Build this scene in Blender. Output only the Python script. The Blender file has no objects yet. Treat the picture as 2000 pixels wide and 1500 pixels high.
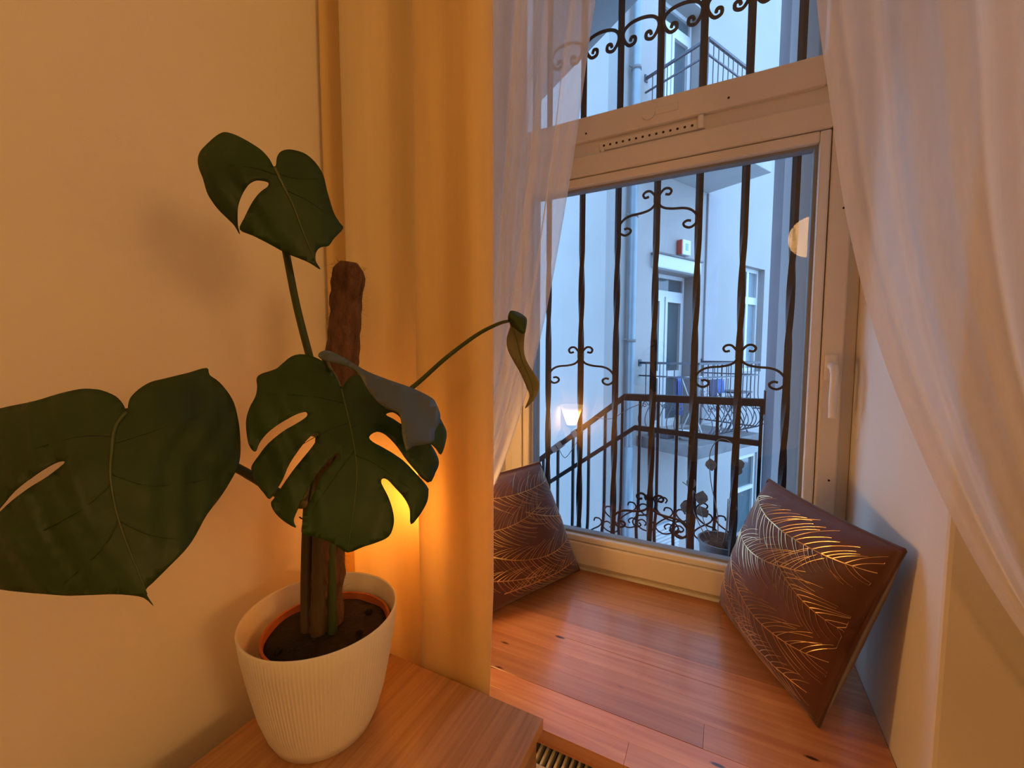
import bpy, bmesh, math, random
from math import sin, cos, pi, radians, sqrt, atan2, exp
from mathutils import Vector, Matrix, noise
from mathutils.geometry import delaunay_2d_cdt
random.seed(7)
S = bpy.context.scene
C = bpy.context.collection

# ------------------------------------------------------------------ camera, sky, exposure
CZ = 1.38                       # eye height above the room floor; geometry below is written relative to eye level
F, YAW, PITCH = 817.0, radians(27.02), radians(4.1)
cam = bpy.data.objects.new('camera', bpy.data.cameras.new('camera')); C.objects.link(cam)
cam.data.sensor_width = 36; cam.data.lens = F/2000*36
cam.data.clip_start = .02; cam.data.clip_end = 200
cam.location = (0, 0, CZ); cam.rotation_euler = (pi/2-PITCH, 0, YAW)
S.camera = cam
wd = bpy.data.worlds.new('sky'); S.world = wd; wd.use_nodes = True
bg = wd.node_tree.nodes['Background']; bg.inputs[0].default_value = (.36, .625, 1.0, 1); bg.inputs[1].default_value = 4.3
S.view_settings.view_transform = 'Standard'; S.view_settings.look = 'None'
S.view_settings.gamma = 1; S.view_settings.use_curve_mapping = False
S.view_settings.exposure = 0.2
LAMP_COL = (1.0, .52, .17)
PENDANT, FILL_LAMP, SILL_LAMP = 16.5, 11.0, 72.0

# ------------------------------------------------------------------ materials
MATS = {}
def mat(name, col, rough=.6, metal=0, spec=.5, var=0, scale=20, bump=0, bscale=200, stretch=(1,1,1), trans=0, coat=0, col2=None, detail=4, sheen=0, tcol=None):
    m = bpy.data.materials.new(name); m.use_nodes = True; MATS[name] = m
    nt = m.node_tree; b = nt.nodes['Principled BSDF']
    b.inputs['Roughness'].default_value = rough; b.inputs['Metallic'].default_value = metal
    b.inputs['Specular IOR Level'].default_value = spec
    b.inputs['Coat Weight'].default_value = coat; b.inputs['Coat Roughness'].default_value = .12
    b.inputs['Sheen Weight'].default_value = sheen; b.inputs['Sheen Roughness'].default_value = .4
    b.inputs['Base Color'].default_value = (*col, 1)
    csock = None
    if var or col2 or bump:
        tc = nt.nodes.new('ShaderNodeTexCoord'); mp = nt.nodes.new('ShaderNodeMapping')
        nt.links.new(tc.outputs['Object'], mp.inputs[0]); mp.inputs['Scale'].default_value = stretch
        if var or col2:
            n = nt.nodes.new('ShaderNodeTexNoise'); n.inputs['Scale'].default_value = scale; n.inputs['Detail'].default_value = detail
            nt.links.new(mp.outputs[0], n.inputs[0])
            r = nt.nodes.new('ShaderNodeValToRGB'); nt.links.new(n.outputs[0], r.inputs[0])
            c2 = col2 or tuple(c*(1-var) for c in col)
            r.color_ramp.elements[0].position = .32; r.color_ramp.elements[1].position = .68
            r.color_ramp.elements[0].color = (*c2, 1); r.color_ramp.elements[1].color = (*col, 1)
            nt.links.new(r.outputs[0], b.inputs['Base Color']); csock = r.outputs[0]
        if bump:
            n2 = nt.nodes.new('ShaderNodeTexNoise'); n2.inputs['Scale'].default_value = bscale; n2.inputs['Detail'].default_value = 3
            nt.links.new(mp.outputs[0], n2.inputs[0])
            bp_ = nt.nodes.new('ShaderNodeBump'); bp_.inputs['Strength'].default_value = bump; bp_.inputs['Distance'].default_value = .002
            nt.links.new(n2.outputs[0], bp_.inputs['Height']); nt.links.new(bp_.outputs[0], b.inputs['Normal'])
    if trans:
        t = nt.nodes.new('ShaderNodeBsdfTranslucent'); t.inputs[0].default_value = (*col, 1)
        if tcol: t.inputs[0].default_value = (*tcol, 1)
        elif csock: nt.links.new(csock, t.inputs[0])
        mx = nt.nodes.new('ShaderNodeMixShader'); mx.inputs[0].default_value = trans
        nt.links.new(b.outputs[0], mx.inputs[1]); nt.links.new(t.outputs[0], mx.inputs[2])
        nt.links.new(mx.outputs[0], nt.nodes['Material Output'].inputs[0])
    return m
def emit(name, col, st):
    m = bpy.data.materials.new(name); m.use_nodes = True; MATS[name] = m; nt = m.node_tree
    b = nt.nodes['Principled BSDF']; b.inputs['Base Color'].default_value = (.9, .85, .75, 1)
    b.inputs['Emission Color'].default_value = (*col, 1); b.inputs['Emission Strength'].default_value = st
def sheer_mat(name, col, opac):
    m = bpy.data.materials.new(name); m.use_nodes = True; MATS[name] = m; nt = m.node_tree
    nt.nodes.remove(nt.nodes['Principled BSDF'])
    d = nt.nodes.new('ShaderNodeBsdfDiffuse'); t = nt.nodes.new('ShaderNodeBsdfTranslucent'); tr = nt.nodes.new('ShaderNodeBsdfTransparent')
    d.inputs[0].default_value = (*col, 1); t.inputs[0].default_value = (*col, 1)
    a = nt.nodes.new('ShaderNodeMixShader'); a.inputs[0].default_value = .58
    nt.links.new(d.outputs[0], a.inputs[1]); nt.links.new(t.outputs[0], a.inputs[2])
    tc = nt.nodes.new('ShaderNodeTexCoord'); n = nt.nodes.new('ShaderNodeTexNoise'); n.inputs['Scale'].default_value = 60
    mp = nt.nodes.new('ShaderNodeMapping'); mp.inputs['Scale'].default_value = (1, 1, .15)
    nt.links.new(tc.outputs['Object'], mp.inputs[0]); nt.links.new(mp.outputs[0], n.inputs[0])
    r = nt.nodes.new('ShaderNodeMapRange'); r.inputs[3].default_value = opac-.08; r.inputs[4].default_value = opac+.08
    nt.links.new(n.outputs[0], r.inputs[0])
    # woven voile covers more at grazing angles
    lw = nt.nodes.new('ShaderNodeLayerWeight'); lw.inputs[0].default_value = .35
    ad = nt.nodes.new('ShaderNodeMath'); ad.operation = 'MULTIPLY_ADD'; ad.inputs[1].default_value = .35
    nt.links.new(lw.outputs['Facing'], ad.inputs[0]); nt.links.new(r.outputs[0], ad.inputs[2])
    mx = nt.nodes.new('ShaderNodeMixShader'); nt.links.new(ad.outputs[0], mx.inputs[0])
    nt.links.new(tr.outputs[0], mx.inputs[1]); nt.links.new(a.outputs[0], mx.inputs[2])
    nt.links.new(mx.outputs[0], nt.nodes['Material Output'].inputs[0])
def glass_mat(name, refl=.045, tint=(1, 1, 1)):
    m = bpy.data.materials.new(name); m.use_nodes = True; MATS[name] = m; nt = m.node_tree
    nt.nodes.remove(nt.nodes['Principled BSDF'])
    g = nt.nodes.new('ShaderNodeBsdfGlossy'); g.inputs['Roughness'].default_value = .0
    tr = nt.nodes.new('ShaderNodeBsdfTransparent'); tr.inputs[0].default_value = (*tint, 1)
    lw = nt.nodes.new('ShaderNodeLayerWeight'); lw.inputs[0].default_value = .5
    p = nt.nodes.new('ShaderNodeMath'); p.operation = 'POWER'; p.inputs[1].default_value = 5
    q = nt.nodes.new('ShaderNodeMath'); q.operation = 'MULTIPLY_ADD'; q.inputs[1].default_value = .9; q.inputs[2].default_value = refl
    nt.links.new(lw.outputs['Facing'], p.inputs[0]); nt.links.new(p.outputs[0], q.inputs[0])
    mx = nt.nodes.new('ShaderNodeMixShader'); nt.links.new(q.outputs[0], mx.inputs[0])
    nt.links.new(tr.outputs[0], mx.inputs[1]); nt.links.new(g.outputs[0], mx.inputs[2])
    nt.links.new(mx.outputs[0], nt.nodes['Material Output'].inputs[0])
def wood_mat(name, a, b_, rough=.3, coat=0, stretch=(1.2, 22, 22), scale=3, knots=0, rnd=.35):
    m = bpy.data.materials.new(name); m.use_nodes = True; MATS[name] = m; nt = m.node_tree; b = nt.nodes['Principled BSDF']
    b.inputs['Roughness'].default_value = rough; b.inputs['Coat Weight'].default_value = coat; b.inputs['Coat Roughness'].default_value = .2; b.inputs['Coat IOR'].default_value = 1.65
    tc = nt.nodes.new('ShaderNodeTexCoord'); oi = nt.nodes.new('ShaderNodeObjectInfo')
    off = nt.nodes.new('ShaderNodeVectorMath'); off.operation = 'ADD'
    sc = nt.nodes.new('ShaderNodeVectorMath'); sc.operation = 'SCALE'; sc.inputs[3].default_value = 17
    cx = nt.nodes.new('ShaderNodeCombineXYZ')
    for i in range(3): nt.links.new(oi.outputs['Random'], cx.inputs[i])
    nt.links.new(cx.outputs[0], sc.inputs[0]); nt.links.new(tc.outputs['Object'], off.inputs[0]); nt.links.new(sc.outputs[0], off.inputs[1])
    mp = nt.nodes.new('ShaderNodeMapping'); mp.inputs['Scale'].default_value = stretch; nt.links.new(off.outputs[0], mp.inputs[0])
    n = nt.nodes.new('ShaderNodeTexNoise'); n.inputs['Scale'].default_value = scale; n.inputs['Detail'].default_value = 6; n.inputs['Distortion'].default_value = .6
    nt.links.new(mp.outputs[0], n.inputs[0])
    r = nt.nodes.new('ShaderNodeValToRGB'); r.color_ramp.elements[0].position = .3; r.color_ramp.elements[1].position = .7
    r.color_ramp.elements[0].color = (*a, 1); r.color_ramp.elements[1].color = (*b_, 1); nt.links.new(n.outputs[0], r.inputs[0])
    hs = nt.nodes.new('ShaderNodeHueSaturation'); nt.links.new(r.outputs[0], hs.inputs['Color'])
    mr = nt.nodes.new('ShaderNodeMapRange'); mr.inputs[3].default_value = 1-rnd; mr.inputs[4].default_value = 1+rnd
    nt.links.new(oi.outputs['Random'], mr.inputs[0]); nt.links.new(mr.outputs[0], hs.inputs['Value'])
    out = hs.outputs[0]
    if knots:
        mp2 = nt.nodes.new('ShaderNodeMapping'); mp2.inputs['Scale'].default_value = (7, 24, 24); nt.links.new(off.outputs[0], mp2.inputs[0])
        v = nt.nodes.new('ShaderNodeTexVoronoi'); v.inputs['Scale'].default_value = 1.0; nt.links.new(mp2.outputs[0], v.inputs[0])
        kr = nt.nodes.new('ShaderNodeValToRGB'); kr.color_ramp.elements[0].position = .06; kr.color_ramp.elements[1].position = .11
        kr.color_ramp.elements[0].color = (.12, .05, .03, 1); kr.color_ramp.elements[1].color = (1, 1, 1, 1); nt.links.new(v.outputs['Distance'], kr.inputs[0])
        mxx = nt.nodes.new('ShaderNodeMix'); mxx.data_type = 'RGBA'; mxx.blend_type = 'MULTIPLY'; mxx.inputs[0].default_value = 1
        nt.links.new(out, mxx.inputs[6]); nt.links.new(kr.outputs[0], mxx.inputs[7]); out = mxx.outputs[2]
    nt.links.new(out, b.inputs['Base Color'])
    bm_ = nt.nodes.new('ShaderNodeBump'); bm_.inputs['Strength'].default_value = .12; bm_.inputs['Distance'].default_value = .001
    nt.links.new(n.outputs[0], bm_.inputs['Height']); nt.links.new(bm_.outputs[0], b.inputs['Normal'])

mat('wall_paint', (.84, .78, .68), .85, var=.05, scale=3, bump=.12, bscale=90)
mat('reveal_paint', (.84, .79, .72), .85, var=.04, scale=4, bump=.1, bscale=80)
mat('ceiling_paint', (.85, .82, .76), .9, var=.03)
mat('floor_wood', (.30, .15, .07), .4, var=.4, scale=6, stretch=(1, 12, 1))
mat('frame_paint', (.82, .74, .64), .38, var=.05, scale=5, bump=.05, bscale=60)
mat('bead', (.80, .78, .76), .35, var=.03)
mat('gasket', (.28, .29, .31), .6, var=.1)
mat('white_plastic', (.86, .80, .73), .3, var=.02)
mat('dark_hole', (.03, .02, .02), .8, var=.1)
mat('iron', (.012, .010, .014), .6, spec=.25, var=.5, scale=60, bump=.4, bscale=150, col2=(.022, .014, .014))
mat('rail_iron', (.014, .014, .022), .55, spec=.3, var=.4, scale=40, bump=.2)
mat('balcony_iron', (.06, .08, .11), .5, metal=.3, var=.3, scale=30)
mat('rust_tape', (.38, .30, .28), .6, var=.3, scale=50)
mat('ext_plaster', (.30, .30, .30), .9, var=.07, scale=1.3, bump=.2, bscale=60)
mat('ext_plaster_warm', (.33, .315, .31), .9, var=.08, scale=1.8, bump=.2, bscale=60)
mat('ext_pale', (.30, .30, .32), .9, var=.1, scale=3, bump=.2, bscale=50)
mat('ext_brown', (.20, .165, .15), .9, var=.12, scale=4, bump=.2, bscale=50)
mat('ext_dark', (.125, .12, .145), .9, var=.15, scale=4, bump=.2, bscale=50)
mat('soffit_grey', (.26, .28, .30), .9, var=.12, scale=3, bump=.2, bscale=50)
mat('concrete', (.17, .18, .19), .9, var=.35, scale=5, bump=.3, bscale=60)
mat('concrete_pale', (.34, .35, .36), .9, var=.15, scale=6, bump=.2)
mat('zinc', (.20, .27, .32), .45, metal=.3, var=.12, scale=8)
mat('pvc_white', (.50, .52, .53), .4, var=.03)
mat('dark_pane', (.06, .10, .12), .06, var=.25, scale=1.5, spec=.6)
mat('alarm_red', (.5, .06, .05), .4, var=.1)
mat('alarm_green', (.25, .42, .36), .5, var=.1)
mat('cloth_navy', (.05, .07, .14), .9, var=.3, scale=40)
mat('cloth_blue', (.06, .16, .46), .9, var=.3, scale=40)
mat('cloth_spot', (.75, .75, .78), .9, col2=(.03, .03, .05), scale=55)
mat('table_dark', (.05, .06, .09), .5, var=.3)
mat('ceramic', (.55, .57, .58), .3, var=.04)
mat('pot_grey', (.12, .14, .15), .5, var=.2, scale=20)
mat('dry_leaf', (.42, .34, .27), .8, var=.4, scale=40, trans=.25)
mat('dry_stem', (.26, .20, .16), .8, var=.4, scale=60)
mat('soil', (.018, .011, .007), .95, var=.6, scale=90, bump=1, bscale=160)
mat('planter_white', (.84, .78, .68), .5, var=.02, scale=8, bump=.05)
mat('terracotta', (.55, .15, .05), .6, var=.2, scale=20)
mat('coir', (.17, .082, .045), .95, var=.6, scale=120, bump=1, bscale=260, stretch=(1, 1, .3))
mat('stem_green', (.055, .085, .022), .5, var=.4, scale=40, stretch=(1, 1, .2))
mat('stem_brown', (.12, .078, .036), .85, var=.5, scale=50, stretch=(1, 1, .15), bump=.6)
mat('leaf_green', (.036, .080, .016), .45, spec=.35, var=.35, scale=14, trans=.25)
mat('leaf_dark', (.036, .068, .014), .48, spec=.35, var=.3, scale=12, trans=.14)
mat('leaf_olive', (.30, .28, .15), .5, var=.25, scale=25, trans=.3)
mat('leaf_back', (.085, .105, .070), .45, var=.15, scale=20, trans=.1, coat=.15)
mat('midrib', (.065, .095, .022), .4, var=.15)
mat('twine', (.05, .035, .025), .9, var=.3)
mat('curtain_yellow', (.95, .75, .36), .85, var=.10, scale=5, trans=.32, bump=.15, bscale=500, stretch=(6, 6, .6), sheen=.2, tcol=(.92, .50, .13))
mat('velvet_brown', (.115, .036, .022), .62, var=.25, scale=9, bump=.3, bscale=60, sheen=.3)
mat('gold_foil', (.95, .66, .33), .28, metal=.85, var=.35, scale=30)
mat('velvet_seam', (.10, .032, .02), .7, var=.3, scale=30, sheen=.4)
mat('radiator_white', (.78, .74, .66), .4, var=.05)
mat('lamp_metal', (.08, .07, .06), .4, metal=.8, var=.2)
mat('steel', (.5, .48, .46), .35, metal=.9, var=.1)
sheer_mat('sheer_white', (.94, .92, .92), .60)
glass_mat('window_glass', .05)
wood_mat('pine', (.52, .19, .07), (.70, .32, .13), .30, coat=1.0, knots=1, rnd=.24)
wood_mat('oak', (.38, .19, .085), (.56, .31, .15), .40, coat=.2, stretch=(60, 2.0, 60), scale=2, rnd=.03)
wood_mat('cab_side', (.26, .13, .06), (.36, .19, .09), .5, stretch=(2, 2, 30), rnd=.05)
emit('globe_glow', LAMP_COL, PENDANT)
emit('fill_glow', LAMP_COL, FILL_LAMP)
emit('sill_glow', (1.0, .52, .16), SILL_LAMP)
_nt = MATS['sill_glow'].node_tree           # the shade is brightest round its bulb and fades to the rim
_tc = _nt.nodes.new('ShaderNodeTexCoord'); _sx = _nt.nodes.new('ShaderNodeSeparateXYZ'); _nt.links.new(_tc.outputs['Object'], _sx.inputs[0])
_mr = _nt.nodes.new('ShaderNodeMapRange'); _mr.inputs[1].default_value = .0; _mr.inputs[2].default_value = .10; _mr.inputs[3].default_value = SILL_LAMP*1.8; _mr.inputs[4].default_value = 4
_mr.interpolation_type = 'SMOOTHERSTEP'; _nt.links.new(_sx.outputs[2], _mr.inputs[0]); _nt.links.new(_mr.outputs[0], _nt.nodes['Principled BSDF'].inputs['Emission Strength'])

# ------------------------------------------------------------------ builders
WORLD = {}
def tag(o, label=None, cat=None, group=None, kind=None):
    if label: o['label'] = label
    if cat: o['category'] = cat
    if group: o['group'] = group
    if kind: o['kind'] = kind
    return o
def thing(name, loc, label=None, cat=None, group=None, kind=None):
    o = bpy.data.objects.new(name, None); C.objects.link(o)
    o.empty_display_size = .05
    w = Vector((loc[0], loc[1], loc[2]+CZ)); o.location = w; WORLD[o.name] = w
    return tag(o, label, cat, group, kind)
def crom(pts, n=4, closed=False):
    P = [Vector(p) for p in pts]; out = []; L = len(P)
    rng = range(L if closed else L-1)
    for i in rng:
        if closed: a, b, c, d = P[i-1], P[i], P[(i+1) % L], P[(i+2) % L]
        else: a, b, c, d = P[max(i-1, 0)], P[i], P[i+1], P[min(i+2, L-1)]
        for k in range(n):
            t = k/n
            out.append(.5*((2*b)+(c-a)*t+(2*a-5*b+4*c-d)*t*t+(3*b-a-3*c+d)*t**3))
    if not closed: out.append(P[-1])
    return out
class M:
    def __init__(s): s.v = []; s.f = []
    def add(s, vs, fs):
        o = len(s.v); s.v += [Vector(v) for v in vs]; s.f += [tuple(i+o for i in f) for f in fs]; return s
    def hexa(s, p):
        return s.add(p, [(0,3,2,1), (4,5,6,7), (0,1,5,4), (1,2,6,5), (2,3,7,6), (3,0,4,7)])
    def box(s, x0, x1, y0, y1, z0, z1):
        return s.hexa([(x0,y0,z0), (x1,y0,z0), (x1,y1,z0), (x0,y1,z0), (x0,y0,z1), (x1,y0,z1), (x1,y1,z1), (x0,y1,z1)])
    def bbox(s, u0, u1, n0, n1, z0, z1):        # in the opposite building's frame
        return s.hexa([bp(u0,n1,z0), bp(u1,n1,z0), bp(u1,n0,z0), bp(u0,n0,z0), bp(u0,n1,z1), bp(u1,n1,z1), bp(u1,n0,z1), bp(u0,n0,z1)])
    def tube(s, pts, r, sides=6, square=False, cap=True, twist=None):
        P = [Vector(p) for p in pts]; n = len(P); rr = r if isinstance(r, (list, tuple)) else [r]*n
        t0 = (P[1]-P[0]).normalized(); up = Vector((0,0,1)) if abs(t0.z) < .9 else Vector((0,1,0))
        a = t0.cross(up).normalized(); vs = []
        if square: sides = 4
        for i in range(n):
            t = (P[min(i+1, n-1)]-P[max(i-1, 0)]).normalized()
            a = (a-t*a.dot(t)).normalized(); b = t.cross(a)
            tw = twist[i] if twist else 0
            for k in range(sides):
                an = 2*pi*(k+(.5 if square else 0))/sides+tw; q = rr[i]*(sqrt(2) if square else 1)
                vs.append(P[i]+a*cos(an)*q+b*sin(an)*q)
        fs = []
        for i in range(n-1):
            for k in range(sides):
                k2 = (k+1) % sides; fs.append((i*sides+k, i*sides+k2, (i+1)*sides+k2, (i+1)*sides+k))
        if cap: fs += [tuple(range(sides))[::-1], tuple((n-1)*sides+k for k in range(sides))]
        return s.add(vs, fs)
    def lathe(s, prof, c, sides=32, rib=0, ribn=0):
        vs = []; n = len(prof)
        for r, z in prof:
            for k in range(sides):
                an = 2*pi*k/sides; q = r+(rib*cos(an*ribn) if rib else 0)
                vs.append((c[0]+q*cos(an), c[1]+q*sin(an), c[2]+z))
        fs = []
        for i in range(n-1):
            for k in range(sides):
                k2 = (k+1) % sides; fs.append((i*sides+k, i*sides+k2, (i+1)*sides+k2, (i+1)*sides+k))
        fs.append(tuple(range(sides))[::-1]); fs.append(tuple((n-1)*sides+k for k in range(sides)))
        return s.add(vs, fs)
    def grid(s, rows):
        n = len(rows); m = len(rows[0]); vs = [p for r in rows for p in r]
        return s.add(vs, [(i*m+j, i*m+j+1, (i+1)*m+j+1, (i+1)*m+j) for i in range(n-1) for j in range(m-1)])
    def sphere(s, c, r, nu=24, nv=14, sz=1):
        prof = [(max(1e-4, r*sin(pi*i/nv)), -r*sz*cos(pi*i/nv)) for i in range(nv+1)]
        return s.lathe(prof, c, nu)
    def build(s, name, m, parent=None, smooth=False, bevel=0, solid=0, autos=0):
        xs = [v.x for v in s.v]; ys = [v.y for v in s.v]; zs = [v.z for v in s.v]
        org = Vector(((min(xs)+max(xs))/2, (min(ys)+max(ys))/2, min(zs)))
        me = bpy.data.meshes.new(name); me.from_pydata([v-org for v in s.v], [], s.f); me.update()
        if smooth or autos:
            me.polygons.foreach_set('use_smooth', [True]*len(me.polygons))
        if autos: me.set_sharp_from_angle(angle=radians(autos))
        me.materials.append(MATS[m]); o = bpy.data.objects.new(name, me); C.objects.link(o)
        w = org+Vector((0, 0, CZ)); WORLD[o.name] = w
        if parent: o.parent = parent; o.location = w-WORLD[parent.name]
        else: o.location = w
        if bevel:
            b = o.modifiers.new('bevel', 'BEVEL'); b.width = bevel; b.segments = 2; b.limit_method = 'ANGLE'
        if solid:
            q = o.modifiers.new('solid', 'SOLIDIFY'); q.thickness = solid; q.offset = 0
        return o
def struct(o): o['kind'] = 'structure'; return o
def copy_at(o, d, parent):
    c = o.copy(); C.objects.link(c); c.parent = parent; c.location = o.location+Vector(d)
    WORLD[c.name] = WORLD[o.name]+Vector(d); return c
# camera basis: turns a photograph pixel into a direction, used to read real positions off real planes
_r = Vector((cos(YAW), sin(YAW), 0)); _f = Vector((-sin(YAW)*cos(PITCH), cos(YAW)*cos(PITCH), -sin(PITCH))); _u = _r.cross(_f)
def ray(p): return (_f*F+_r*(p[0]-1000)+_u*(750-p[1])).normalized()
def atY(p, y): d = ray(p); return d*(y/d.y)
def plane_pt(p, c, n): d = ray(p); return d*(c.dot(n)/d.dot(n))
# the opposite building's frame: u along its wall, n out of the wall, z up
TH = radians(28); D1 = Vector((sin(TH), cos(TH), 0)); NN = Vector((cos(TH), -sin(TH), 0)); W1 = Vector((-.29, 6.0, 0))-.97*NN
def bp(u, n, z): return W1+D1*u+NN*n+Vector((0, 0, z))

# ------------------------------------------------------------------ room shell
XL, XR, YB, ZF, ZC = -.785, 3.1, -3.2, -CZ, 1.95
XRL, XRR, YI, YW, ZS = -.67, .276, .757, 1.25, -.685      # window recess: left, right, room face, frame face, sill level
ZT = 1.70
struct(M().box(XL-.2, XR+.2, YB-.2, YI, ZF-.12, ZF).build('floor', 'floor_wood'))
struct(M().box(XL-.2, XR+.2, YB-.2, 1.47, ZC, ZC+.25).build('ceiling', 'ceiling_paint'))
struct(M().box(XL-.2, XL, YB-.2, 1.30, ZF, ZC).build('wall_left', 'wall_paint'))
struct(M().box(XR, XR+.2, YB-.2, 1.30, ZF, ZC).build('wall_right', 'wall_paint'))
struct(M().box(XL, XR, YB-.2, YB, ZF, ZC).build('wall_back', 'wall_paint'))
wf = M()
wf.box(XL, XRL, YI, 1.30, ZF, ZC); wf.box(XRR, XR, YI, 1.30, ZF, ZC)
wf.box(XRL, XRR, YI, 1.30, ZF, ZS-.035); wf.box(XRL, XRR, YI, 1.30, ZT, ZC); wf.box(XRL, XRR, 1.2585, 1.30, ZS-.035, ZS-.0006)
struct(wf.build('wall_window', 'reveal_paint', bevel=.006))

# outside masonry round the window: splayed left jamb, long right side wall of the stair landing
ej = M()
ej.hexa([(-2.6,1.30,-4.6), (-.588,1.30,-4.6), (-.630,1.47,-4.6), (-2.6,1.47,-4.6), (-2.6,1.30,6), (-.588,1.30,6), (-.630,1.47,6), (-2.6,1.47,6)])
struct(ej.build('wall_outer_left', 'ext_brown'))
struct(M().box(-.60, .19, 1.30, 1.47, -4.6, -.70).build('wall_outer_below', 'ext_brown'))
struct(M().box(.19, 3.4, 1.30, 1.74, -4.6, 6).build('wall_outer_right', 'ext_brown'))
struct(M().box(.186, 3.4, 1.74, 2.05, -4.6, 6).build('wall_outer_middle', 'ext_pale', bevel=.01))  # right side wall goes on in a paler tone, slightly proud; darker beyond
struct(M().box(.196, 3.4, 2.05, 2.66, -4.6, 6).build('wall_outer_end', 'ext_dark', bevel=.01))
struct(M().box(-8, 9, 1.47, 16, -4.75, -4.6).build('ground_courtyard', 'concrete'))

# ------------------------------------------------------------------ window
win = thing('window_1', (-.2, 1.27, ZS), 'white painted window with fixed upper light and handled lower sash', kind='structure')
YF = 1.262                                                # frame face; the sash stands proud of it
fr = lambda *a: M().box(*a).build('frame_board', 'frame_paint', win, bevel=.003)
fr(XRL, -.625, YF, 1.31, ZS, ZT); fr(.246, XRR, YF, 1.31, ZS, ZT); fr(-.625, .246, YF, 1.31, ZS, -.655); fr(-.625, .246, YF, 1.31, ZT-.05, ZT)
M().box(-.625, .246, YF, 1.31, .575, .655).build('transom', 'frame_paint', win, bevel=.003)
YSH = 1.245
for nm, a in (('sash_stile', (-.64,-.600,YSH,1.30,-.668,.588)), ('sash_stile', (.207,.250,YSH,1.30,-.668,.588)),
              ('sash_rail', (-.600,.207,YSH,1.30,-.668,-.598)), ('sash_rail', (-.600,.207,YSH,1.30,.530,.588))):
    M().box(*a).build(nm, 'frame_paint', win, bevel=.004)
for a in ((-.5985,-.575,-.5965,.5285), (.183,.2055,-.5965,.5285), (-.575,.183,-.5965,-.577), (-.575,.183,.503,.5285)):
    M().box(a[0], a[1], YSH+.006, 1.30, a[2], a[3]).build('glazing_bead', 'frame_paint' if a[2] > 0 or a[0] < .18 and a[2] < -.59 and a[1] < .1 and a[3] > .1 else 'bead', win, bevel=.004)
for a in ((-.575,-.567,-.577,.503), (.175,.183,-.577,.503), (-.567,.175,-.577,-.570), (-.567,.175,.496,.503)):
    M().box(a[0], a[1], 1.268, 1.296, a[2], a[3]).build('gasket', 'gasket', win)
M().box(-.575, .183, 1.283, 1.287, -.577, .503).build('pane', 'window_glass', win)
# fixed light above
for a in ((-.64,-.585,.630,ZT-.03), (.190,.250,.630,ZT-.03), (-.585,.190,.630,.700), (-.585,.190,ZT-.09,ZT-.03)):
    M().box(a[0], a[1], YSH+.003, 1.30, a[2], a[3]).build('fixed_frame', 'frame_paint', win, bevel=.004)
M().box(-.59, .195, 1.283, 1.287, .695, ZT-.08).build('pane', 'window_glass', win)
# trickle vent in the groove between the two
vt = M().box(-.352, -.068, YF-.006, YF, .596, .622).build('vent_strip', 'frame_paint', win, bevel=.002)
for i in range(14):
    x = -.338+i*(.238/13)
    M().tube([(x, YF-.0065, .609), (x, YF-.0055, .609)], .0034, 10).build('vent_hole', 'dark_hole', vt)
M().box(-.086, -.072, YF-.016, YF-.006, .594, .628).build('vent_slider', 'white_plastic', vt, bevel=.003)
M().box(-.346, -.336, YF-.010, YF-.006, .590, .600).build('vent_tab', 'white_plastic', vt, bevel=.002)
pl = M(); pl.tube([(-.212, YSH+.0035, .664), (-.212, YSH-.003, .664)], .018, 24); pl.build('cover_plug', 'frame_paint', win, autos=40)
M().box(-.195, -.135, YSH, YSH+.004, .655, .675).build('cover_plate', 'frame_paint', win, bevel=.002)
for x, z in ((-.39,.651), (-.015,.653)): M().tube([(x,YSH+.0035,z), (x,YSH+.0015,z)], .0028, 8).build('screw_hole', 'dark_hole', win)
for x, z in ((.234,.34), (.234,-.308)): M().tube([(x,YSH+.0005,z), (x,YSH-.0015,z)], .0026, 8).build('screw_hole', 'dark_hole', win)
# handle
hd = M(); hd.box(.2125, .2385, YSH-.009, YSH+.001, -.066, .000)
hb = hd.build('handle', 'white_plastic', win, bevel=.008)
hv = M(); hv.tube(crom([(.2255,YSH-.006,-.028), (.2255,YSH-.028,-.030), (.226,YSH-.040,-.040), (.2265,YSH-.040,-.075), (.2265,YSH-.036,-.115), (.2265,YSH-.037,-.150)], 4), [.0095]*3+[.0095]*6+[.0085]*8+[.0078]*4, 12)
hv.build('lever', 'white_plastic', hb, autos=50)

# ------------------------------------------------------------------ wooden window seat made of strips
seat = thing('window_bench', (-.2, .95, ZS-.035), 'glossy orange pine window bench of narrow strips under the window', 'window bench')
y = .665; row = 0
rnd = random.Random(3)
while y < YSH+.01:
    w = (.0459, .0459)[row] if row < 2 else min(.0545, 1.258-y)
    if w < .02: break
    x0, x1 = (XL+.012, .42) if row < 2 else (XRL+.001, XRR-.001)
    xs = [x0]
    while xs[-1] < x1-.22: xs.append(xs[-1]+rnd.uniform(.5, 1.1))
    xs[-1] = x1
    if len(xs) < 2: xs = [x0, x1]
    for a, b in zip(xs, xs[1:]):
        M().box(a+.0002, b-.0002, y+.0001, y+w-.0001, ZS-.030, ZS+rnd.uniform(-.0003,.0003)).build('plank', 'pine', seat, bevel=.0003)
    y += w; row += 1
    if row == 2: y = YI
M().box(XL+.012, .42, .700, .755, ZS-.060, ZS-.031).build('batten', 'pine', seat, bevel=.002)

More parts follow.
